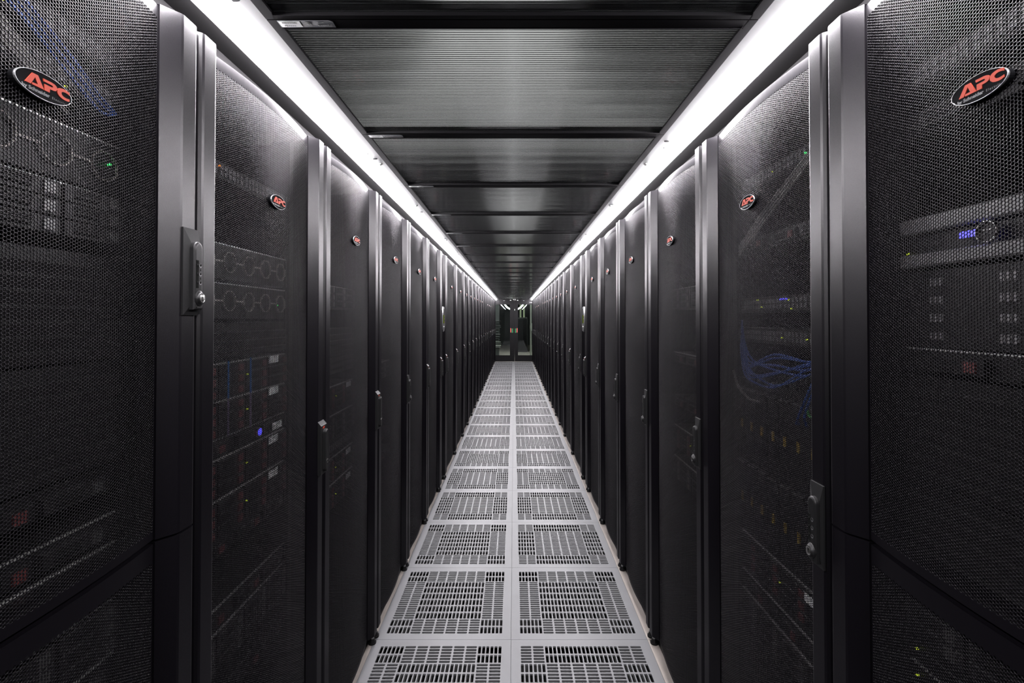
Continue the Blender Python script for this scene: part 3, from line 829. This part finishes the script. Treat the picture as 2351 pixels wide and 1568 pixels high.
mb.loft([oct_ring(.0262, -.002), oct_ring(.0262, -.006), oct_ring(.0245, -.006), oct_ring(.0245, -.002)], 0, (False, False))
ME['fan_end'] = mb.mesh('fan_guard', ['ring'])
mb.box(.0255, .0575, -.005, -.002, -.002, .002)
ME['fan'] = mb.mesh('fan_guard', ['ring'])
mb = MB(); mb.cbox(-.026, .026, -.014, 0, -.085, .085, .0015, 0); mb.box(-.018, .020, -.0155, -.014, .058, .076, 1)
mb.box(-.020, .020, -.020, -.014, .080, .0835, 2); mb.box(-.006, .006, -.0155, -.014, -.030, -.005, 3); mb.box(-.026, -.024, -.015, -.014, -.08, .08, 1)
for k in range(8): mb.box(.002, .020, -.0145, -.014, -.07+k*.006, -.067+k*.006, 4)
ME['blade'] = mb.mesh('blade', ['server', 'server_mid', 'alu', 'yellow', 'dial'])
mb = MB(); mb.box(-.026, .026, -.0015, 0, -.010, .010); ME['tag'] = mb.mesh('white_tag', ['white'])
mb = MB(); mb.box(-.0018, .0018, -.003, 0, -.045, .045); ME['strip_b'] = mb.mesh('blue_strip', ['bluetab'])
mb = MB(); mb.box(-.0018, .0018, -.003, 0, -.045, .045); ME['strip_l'] = mb.mesh('lilac_strip', ['lilac'])
mb = MB()
for k in range(24): mb.box(-.20+k*.0165+(k//6)*.004, -.188+k*.0165+(k//6)*.004, -.003, .001, .010, .021, 0); mb.box(-.20+k*.0165+(k//6)*.004, -.188+k*.0165+(k//6)*.004, -.003, .001, .024, .035, 0)
ME['ports'] = mb.mesh('port_block', ['dimple'])
def louvre(h, mat):
    mb = MB(); n = int(h/.0222)
    for k in range(n):
        z = .002+k*.0222
        mb.add([(-.218,-.002,z),(.218,-.002,z),(.218,-.010,z+.015),(-.218,-.010,z+.015),(-.218,.002,z+.0175),(.218,.002,z+.0175)], [(0,1,2,3),(3,2,5,4)])
    return mb.mesh('louvre_face', [mat])
ME['louv4'] = louvre(.175, 'server_mid'); ME['louv2'] = louvre(.087, 'server_mid')
mb = MB(); mb.cbox(-.222, .222, -.014, 0, .060, .086, .003, 0); mb.cbox(-.222, .222, -.014, 0, .004, .026, .003, 0)
ME['bezel'] = mb.mesh('bezel', ['server_grey'])
mb = MB(); A = [2*PI*i/32 for i in range(32)]
mb.loft([[(rr*math.cos(a), y, rr*math.sin(a)) for a in A] for rr, y in ((.0152, -.014), (.0155, -.019), (.0138, -.019), (.0135, -.014))], 0, (False, False))
mb.cyl((0, -.012, 0), .0136, -.003, 'y', 32, 1); mb.box(-.008, .008, -.0165, -.015, .002, .0035, 0)
ME['medal'] = mb.mesh('round_emblem', ['chrome', 'server'])
mb = MB(); mb.box(-.013, .013, -.016, -.012, -.0045, .0045); ME['bluebar'] = mb.mesh('blue_display', ['led_blue'])
mb = MB()
for k in range(3): mb.box(-.012+k*.009, -.006+k*.009, -.001, .001, -.006, .006)
ME['patch'] = mb.mesh('vent_patch', ['server_grey'])
mb = MB(); mb.cyl((0, 0, 0), .013, -.003, 'y', 24, 0); mb.cyl((0, -.003, 0), .0095, -.001, 'y', 20, 1)
ME['bluebtn'] = mb.mesh('power_button', ['silver', 'led_blue'])

FRONT = .085
EQ_COUNT = {}
def equip(rack, kind, z, leds=()):
    side, i = rack; R = RACK[rack]
    rz = R.rotation_euler[2]
    d = Vector((0, FRONT, 0)); d.rotate(R.rotation_euler)
    loc = (R.location[0]+d.x, R.location[1]+d.y, z)
    desc, name, cat = {
        'drives': ('dark server with aluminium-edged drive trays', 'storage_server', 'server'),
        'reds': ('dark server with maroon drive tabs', 'storage_server', 'server'),
        'thin': ('thin dark server', 'thin_server', 'server'),
        'thin_edge': ('thin dark server with a bright top edge', 'thin_server', 'server'),
        'switch': ('network switch with two rows of ports', 'network_switch', 'network switch'),
        'fans': ('appliance with pale octagonal rings', 'fan_appliance', 'server'),
        'blades': ('blade chassis with yellow-stickered blades', 'blade_chassis', 'blade chassis'),
        'louvre2': ('low louvred dark unit', 'louvred_unit', 'server'),
        'louvre4': ('tall louvred dark unit', 'louvred_unit', 'server'),
        'bezel': ('grey-banded storage unit with round emblem', 'storage_unit', 'storage unit'),
        'patches': ('dark unit with small grey vent patches', 'disk_shelf', 'disk shelf'),
    }[kind]
    pos = {0: 'nearest', 1: 'second', 2: 'third', 3: 'fourth'}[i]
    r = thing(name, desc, cat, loc, rz, f'equipment inside the {pos} {side} rack')
    EQ_COUNT.setdefault((pos, side), []).append((z, r, desc))
    P = lambda nm, me, l=(0,0,0), **kw: ob(nm, ME[me], r, l, 0, **kw)
    if kind in ('drives', 'reds'):
        P('chassis', 'ch2g')
        for a in range(4):
            for b in range(3): P('drive_bay', 'bay_red' if kind == 'reds' else 'bay_alu', (-.166+a*.1105, 0, .0165+b*.027))
        if kind == 'reds': P('white_tag', 'tag', (.130, -.0155, .077)); P('status_light', ('led', 'yellow'), (.0, -.015, .05))
    elif kind in ('thin', 'thin_edge'):
        P('chassis', 'ch1g' if kind == 'thin_edge' else 'ch1'); P('drive_bay', 'bay_red', (-.13, 0, .020)); P('drive_bay', 'bay_red', (.02, 0, .020)); P('drive_bay', 'bay_alu', (.14, 0, .020))
    elif kind == 'switch':
        P('chassis', 'ch1'); P('port_block', 'ports')
    elif kind == 'fans':
        P('chassis', 'ch2g')
        for a in range(5): P('fan_guard', 'fan' if a < 4 else 'fan_end', (-.142+a*.083, 0, .044))
    elif kind == 'blades':
        P('chassis', 'ch10')
        for b in range(2):
            for a in range(8): P('blade', 'blade', (-.192+a*.0548, 0, .115+b*.212))
    elif kind == 'louvre2':
        P('chassis', 'ch2'); P('louvre_face', 'louv2')
    elif kind == 'louvre4':
        P('chassis', 'ch4'); P('louvre_face', 'louv4')
    elif kind == 'bezel':
        P('chassis', 'ch2'); P('bezel', 'bezel'); P('round_emblem', 'medal', (-.066, 0, .042)); P('blue_display', 'bluebar', (-.096, 0, .044))
    elif kind == 'patches':
        P('chassis', 'ch3')
        for b in range(4):
            for x in (-.165, -.052): P('vent_patch', 'patch', (x, -.001, .020+b*.029))
    for c, x, zz in leds: P('status_light', ('led', c), (x, -.004, zz))
    return r
# nearest left rack, top to bottom (local x: + is far)
L1, L2, L3, L4, R1, R2, R3 = ('left',0), ('left',1), ('left',2), ('left',3), ('right',0), ('right',1), ('right',2)
equip(L1, 'switch', 1.835, (('orange', -.04, .030), ('orange', -.02, .020), ('yellow', .03, .008)))
equip(L1, 'switch', 1.765, (('yellow', .13, .038), ('yellow', .12, .004)))
equip(L1, 'fans', 1.625, (('green', .20, .05),))
equip(L1, 'drives', 1.535, (('yellow', .0, .04),))
equip(L1, 'louvre4', 1.345); equip(L1, 'louvre4', 1.168); equip(L1, 'thin', 1.12)
equip(L1, 'thin_edge', 1.04, (('green', .19, .030),)); equip(L1, 'drives', .945); equip(L1, 'drives', .85); equip(L1, 'thin_edge', .80); equip(L1, 'louvre4', .60)
equip(L2, 'switch', 1.74, (('orange', -.1, .03),))
equip(L2, 'fans', 1.505); equip(L2, 'fans', 1.412, (('green', .17, .04),)); equip(L2, 'louvre2', 1.318)
q = equip(L2, 'reds', 1.223); q2 = equip(L2, 'reds', 1.135)
for u in (-.080, .014):
    ob('blue_strip', ME['strip_b'], q, (u, -.014, .046), label='lit blue strip'); ob('lilac_strip', ME['strip_l'], q2, (u, -.014, .046), label='lilac strip')
q = equip(L2, 'thin_edge', 1.0915)
ob('power_button', ME['bluebtn'], q, (.058, -.014, .022), label='round blue-lit button'); ob('white_tag', ME['tag'], q, (.150, -.016, .020))
equip(L2, 'reds', 1.000); equip(L2, 'reds', .905); equip(L2, 'thin', .86); equip(L2, 'thin_edge', .70); equip(L2, 'drives', .60); equip(L2, 'thin', .5)
equip(L3, 'drives', 1.45); equip(L3, 'louvre4', 1.2); equip(L3, 'reds', 1.07, (('orange', -.1, .01),)); equip(L3, 'drives', .96); equip(L3, 'switch', .90, (('yellow', -.15, .02), ('yellow', -.12, .03)))
equip(L3, 'reds', .80); equip(L3, 'reds', .70)
equip(L4, 'drives', 1.1, (('blue', -.12, .05),)); equip(L4, 'thin', .78, (('blue', -.13, .02), ('blue', -.12, .035))); equip(L4, 'thin', .68, (('blue', -.13, .03),))
equip(R1, 'switch', 1.80); equip(R1, 'thin', 1.72); equip(R1, 'bezel', 1.495, (('yellow', -.215, .030),))
equip(R1, 'patches', 1.366); equip(R1, 'thin_edge', 1.322); equip(R1, 'louvre4', 1.145); equip(R1, 'louvre4', .969)
equip(R1, 'drives', .88); equip(R1, 'thin', .836, (('yellow', -.205, .022),)); equip(R1, 'thin_edge', .79, (('yellow', -.205, .024),)); equip(R1, 'drives', .69); equip(R1, 'louvre4', .5)
equip(R2, 'switch', 1.78, (('yellow', -.04, .02), ('green', .10, .02)))
equip(R2, 'thin', 1.60, (('green', .12, .03), ('green', -.02, .02)))
q = equip(R2, 'switch', 1.43, (('yellow', .03, .03), ('yellow', .04, .008), ('yellow', -.10, .015), ('yellow', -.12, .035)))
for x in (-.006, .006, .018): ob('status_light', ME['led', 'blue'], q, (x, -.004, .033))
equip(R2, 'switch', 1.345, (('yellow', .1, .02), ('yellow', .0, .02)))
equip(R2, 'blades', .80, (('blue', -.15, .30),)); equip(R2, 'reds', .70, (('green', .09, .03),)); equip(R2, 'thin_edge', .63, (('yellow', -.02, .02),)); equip(R2, 'drives', .53); equip(R2, 'louvre4', .34)
equip(R3, 'drives', 1.45); equip(R3, 'thin_edge', 1.23); equip(R3, 'thin', 1.05); equip(R3, 'reds', .88); equip(R3, 'drives', .75)

for (pos, side), L in EQ_COUNT.items():
    L.sort(key=lambda t: -t[0])
    for k, (z, r, desc) in enumerate(L): r['label'] = f'{desc}, {ORD[k]} unit down in the {pos} {side} rack'
def cable(rack, pts, mat, r, label, cat='network cable', group=None):
    R = RACK[rack]
    me = tube_mesh('network_cable', pts, r, mat)
    return thing('network_cable', label, cat, tuple(R.location), R.rotation_euler[2], group, me)
pos2 = 'blue network cable drooping across the second right rack above its blades'
rnd = random.Random(11)
for k in range(8):
    za = 1.345+rnd.uniform(-.01, .03); dz = rnd.uniform(.04, .14); x0 = .19-.02*k+rnd.uniform(-.02, .02)
    pts = [(.225, .066, 1.30+.006*k), (.15, .055, 1.33-dz*.3), (.02, .05, 1.30-dz*.6+.01*k), (-.10+rnd.uniform(-.02, .02), .05, 1.245+.008*k), (-.15+rnd.uniform(-.02, .02), .055, 1.268+.011*k), (-.20, .075, 1.31+.014*k)]
    cable(R2, pts, 'cable_blue', .0028, pos2, group='blue network cables of the second right rack')
for k in range(3):
    cable(R2, [(.215, .06, 1.335), (.20-.012*k, .05, 1.28), (.17-.03*k, .052, 1.22-.02*k), (.16-.03*k, .062, 1.17)], 'cable_blue', .0028, pos2, group='blue network cables of the second right rack')
cable(R2, [(.235, .05, 1.27), (.21, .045, 1.215), (.17, .045, 1.200), (.135, .06, 1.212)], 'cable_green', .0030, 'green network cable looping low among blue ones in the second right rack')
cable(R2, [(-.20, .05, 1.26), (-.16, .045, 1.22), (-.10, .045, 1.195), (-.07, .06, 1.19)], 'cable_white', .0035, 'white network cable below the blue bundle in the second right rack')
for k in range(4):
    cable(R2, [(-.18, .06, 1.60+.008*k), (-.02, .05, 1.665+.01*k), (.12, .05, 1.735+.008*k), (.235, .055, 1.80+.006*k)], 'cable_white', .0030,
          'pale network cable running slantwise near the top of the second right rack', group='pale cables of the second right rack')
for k in range(3):
    cable(L1, [(-.05, .055, 1.85+.01*k), (.02, .05, 1.82+.012*k), (.09, .05, 1.775+.015*k), (.15, .055, 1.745+.012*k), (.20, .07, 1.76)], 'cable_blue', .0026,
          'blue network cable sloping behind the top mesh of the nearest left rack', group='blue cables of the nearest left rack')
for k in range(4):
    cable(L1, [(-.13+.02*k, .05, 1.86-.02*k), (-.06+.02*k, .048, 1.83-.02*k), (.0+.02*k, .05, 1.80-.022*k), (.05+.02*k, .07, 1.785-.02*k)], 'cable_white', .0032,
          'white network cable behind the top mesh of the nearest left rack', group='white cables of the nearest left rack')

# ------------------------------------------------------------------ world, view
w = bpy.data.worlds.new('world'); S.world = w; w.use_nodes = True
bg = w.node_tree.nodes['Background']; bg.inputs[0].default_value = (.02, .02, .022, 1); bg.inputs[1].default_value = .1
S.view_settings.view_transform = 'Standard'; S.view_settings.look = 'None'; S.view_settings.gamma = 1.0
S.view_settings.use_curve_mapping = False
S.view_settings.exposure = 0.0
S.cycles.use_denoising = True
S.cycles.max_bounces = 10
S.cycles.caustics_reflective = False; S.cycles.caustics_refractive = False
S.cycles.sample_clamp_indirect = 4.0
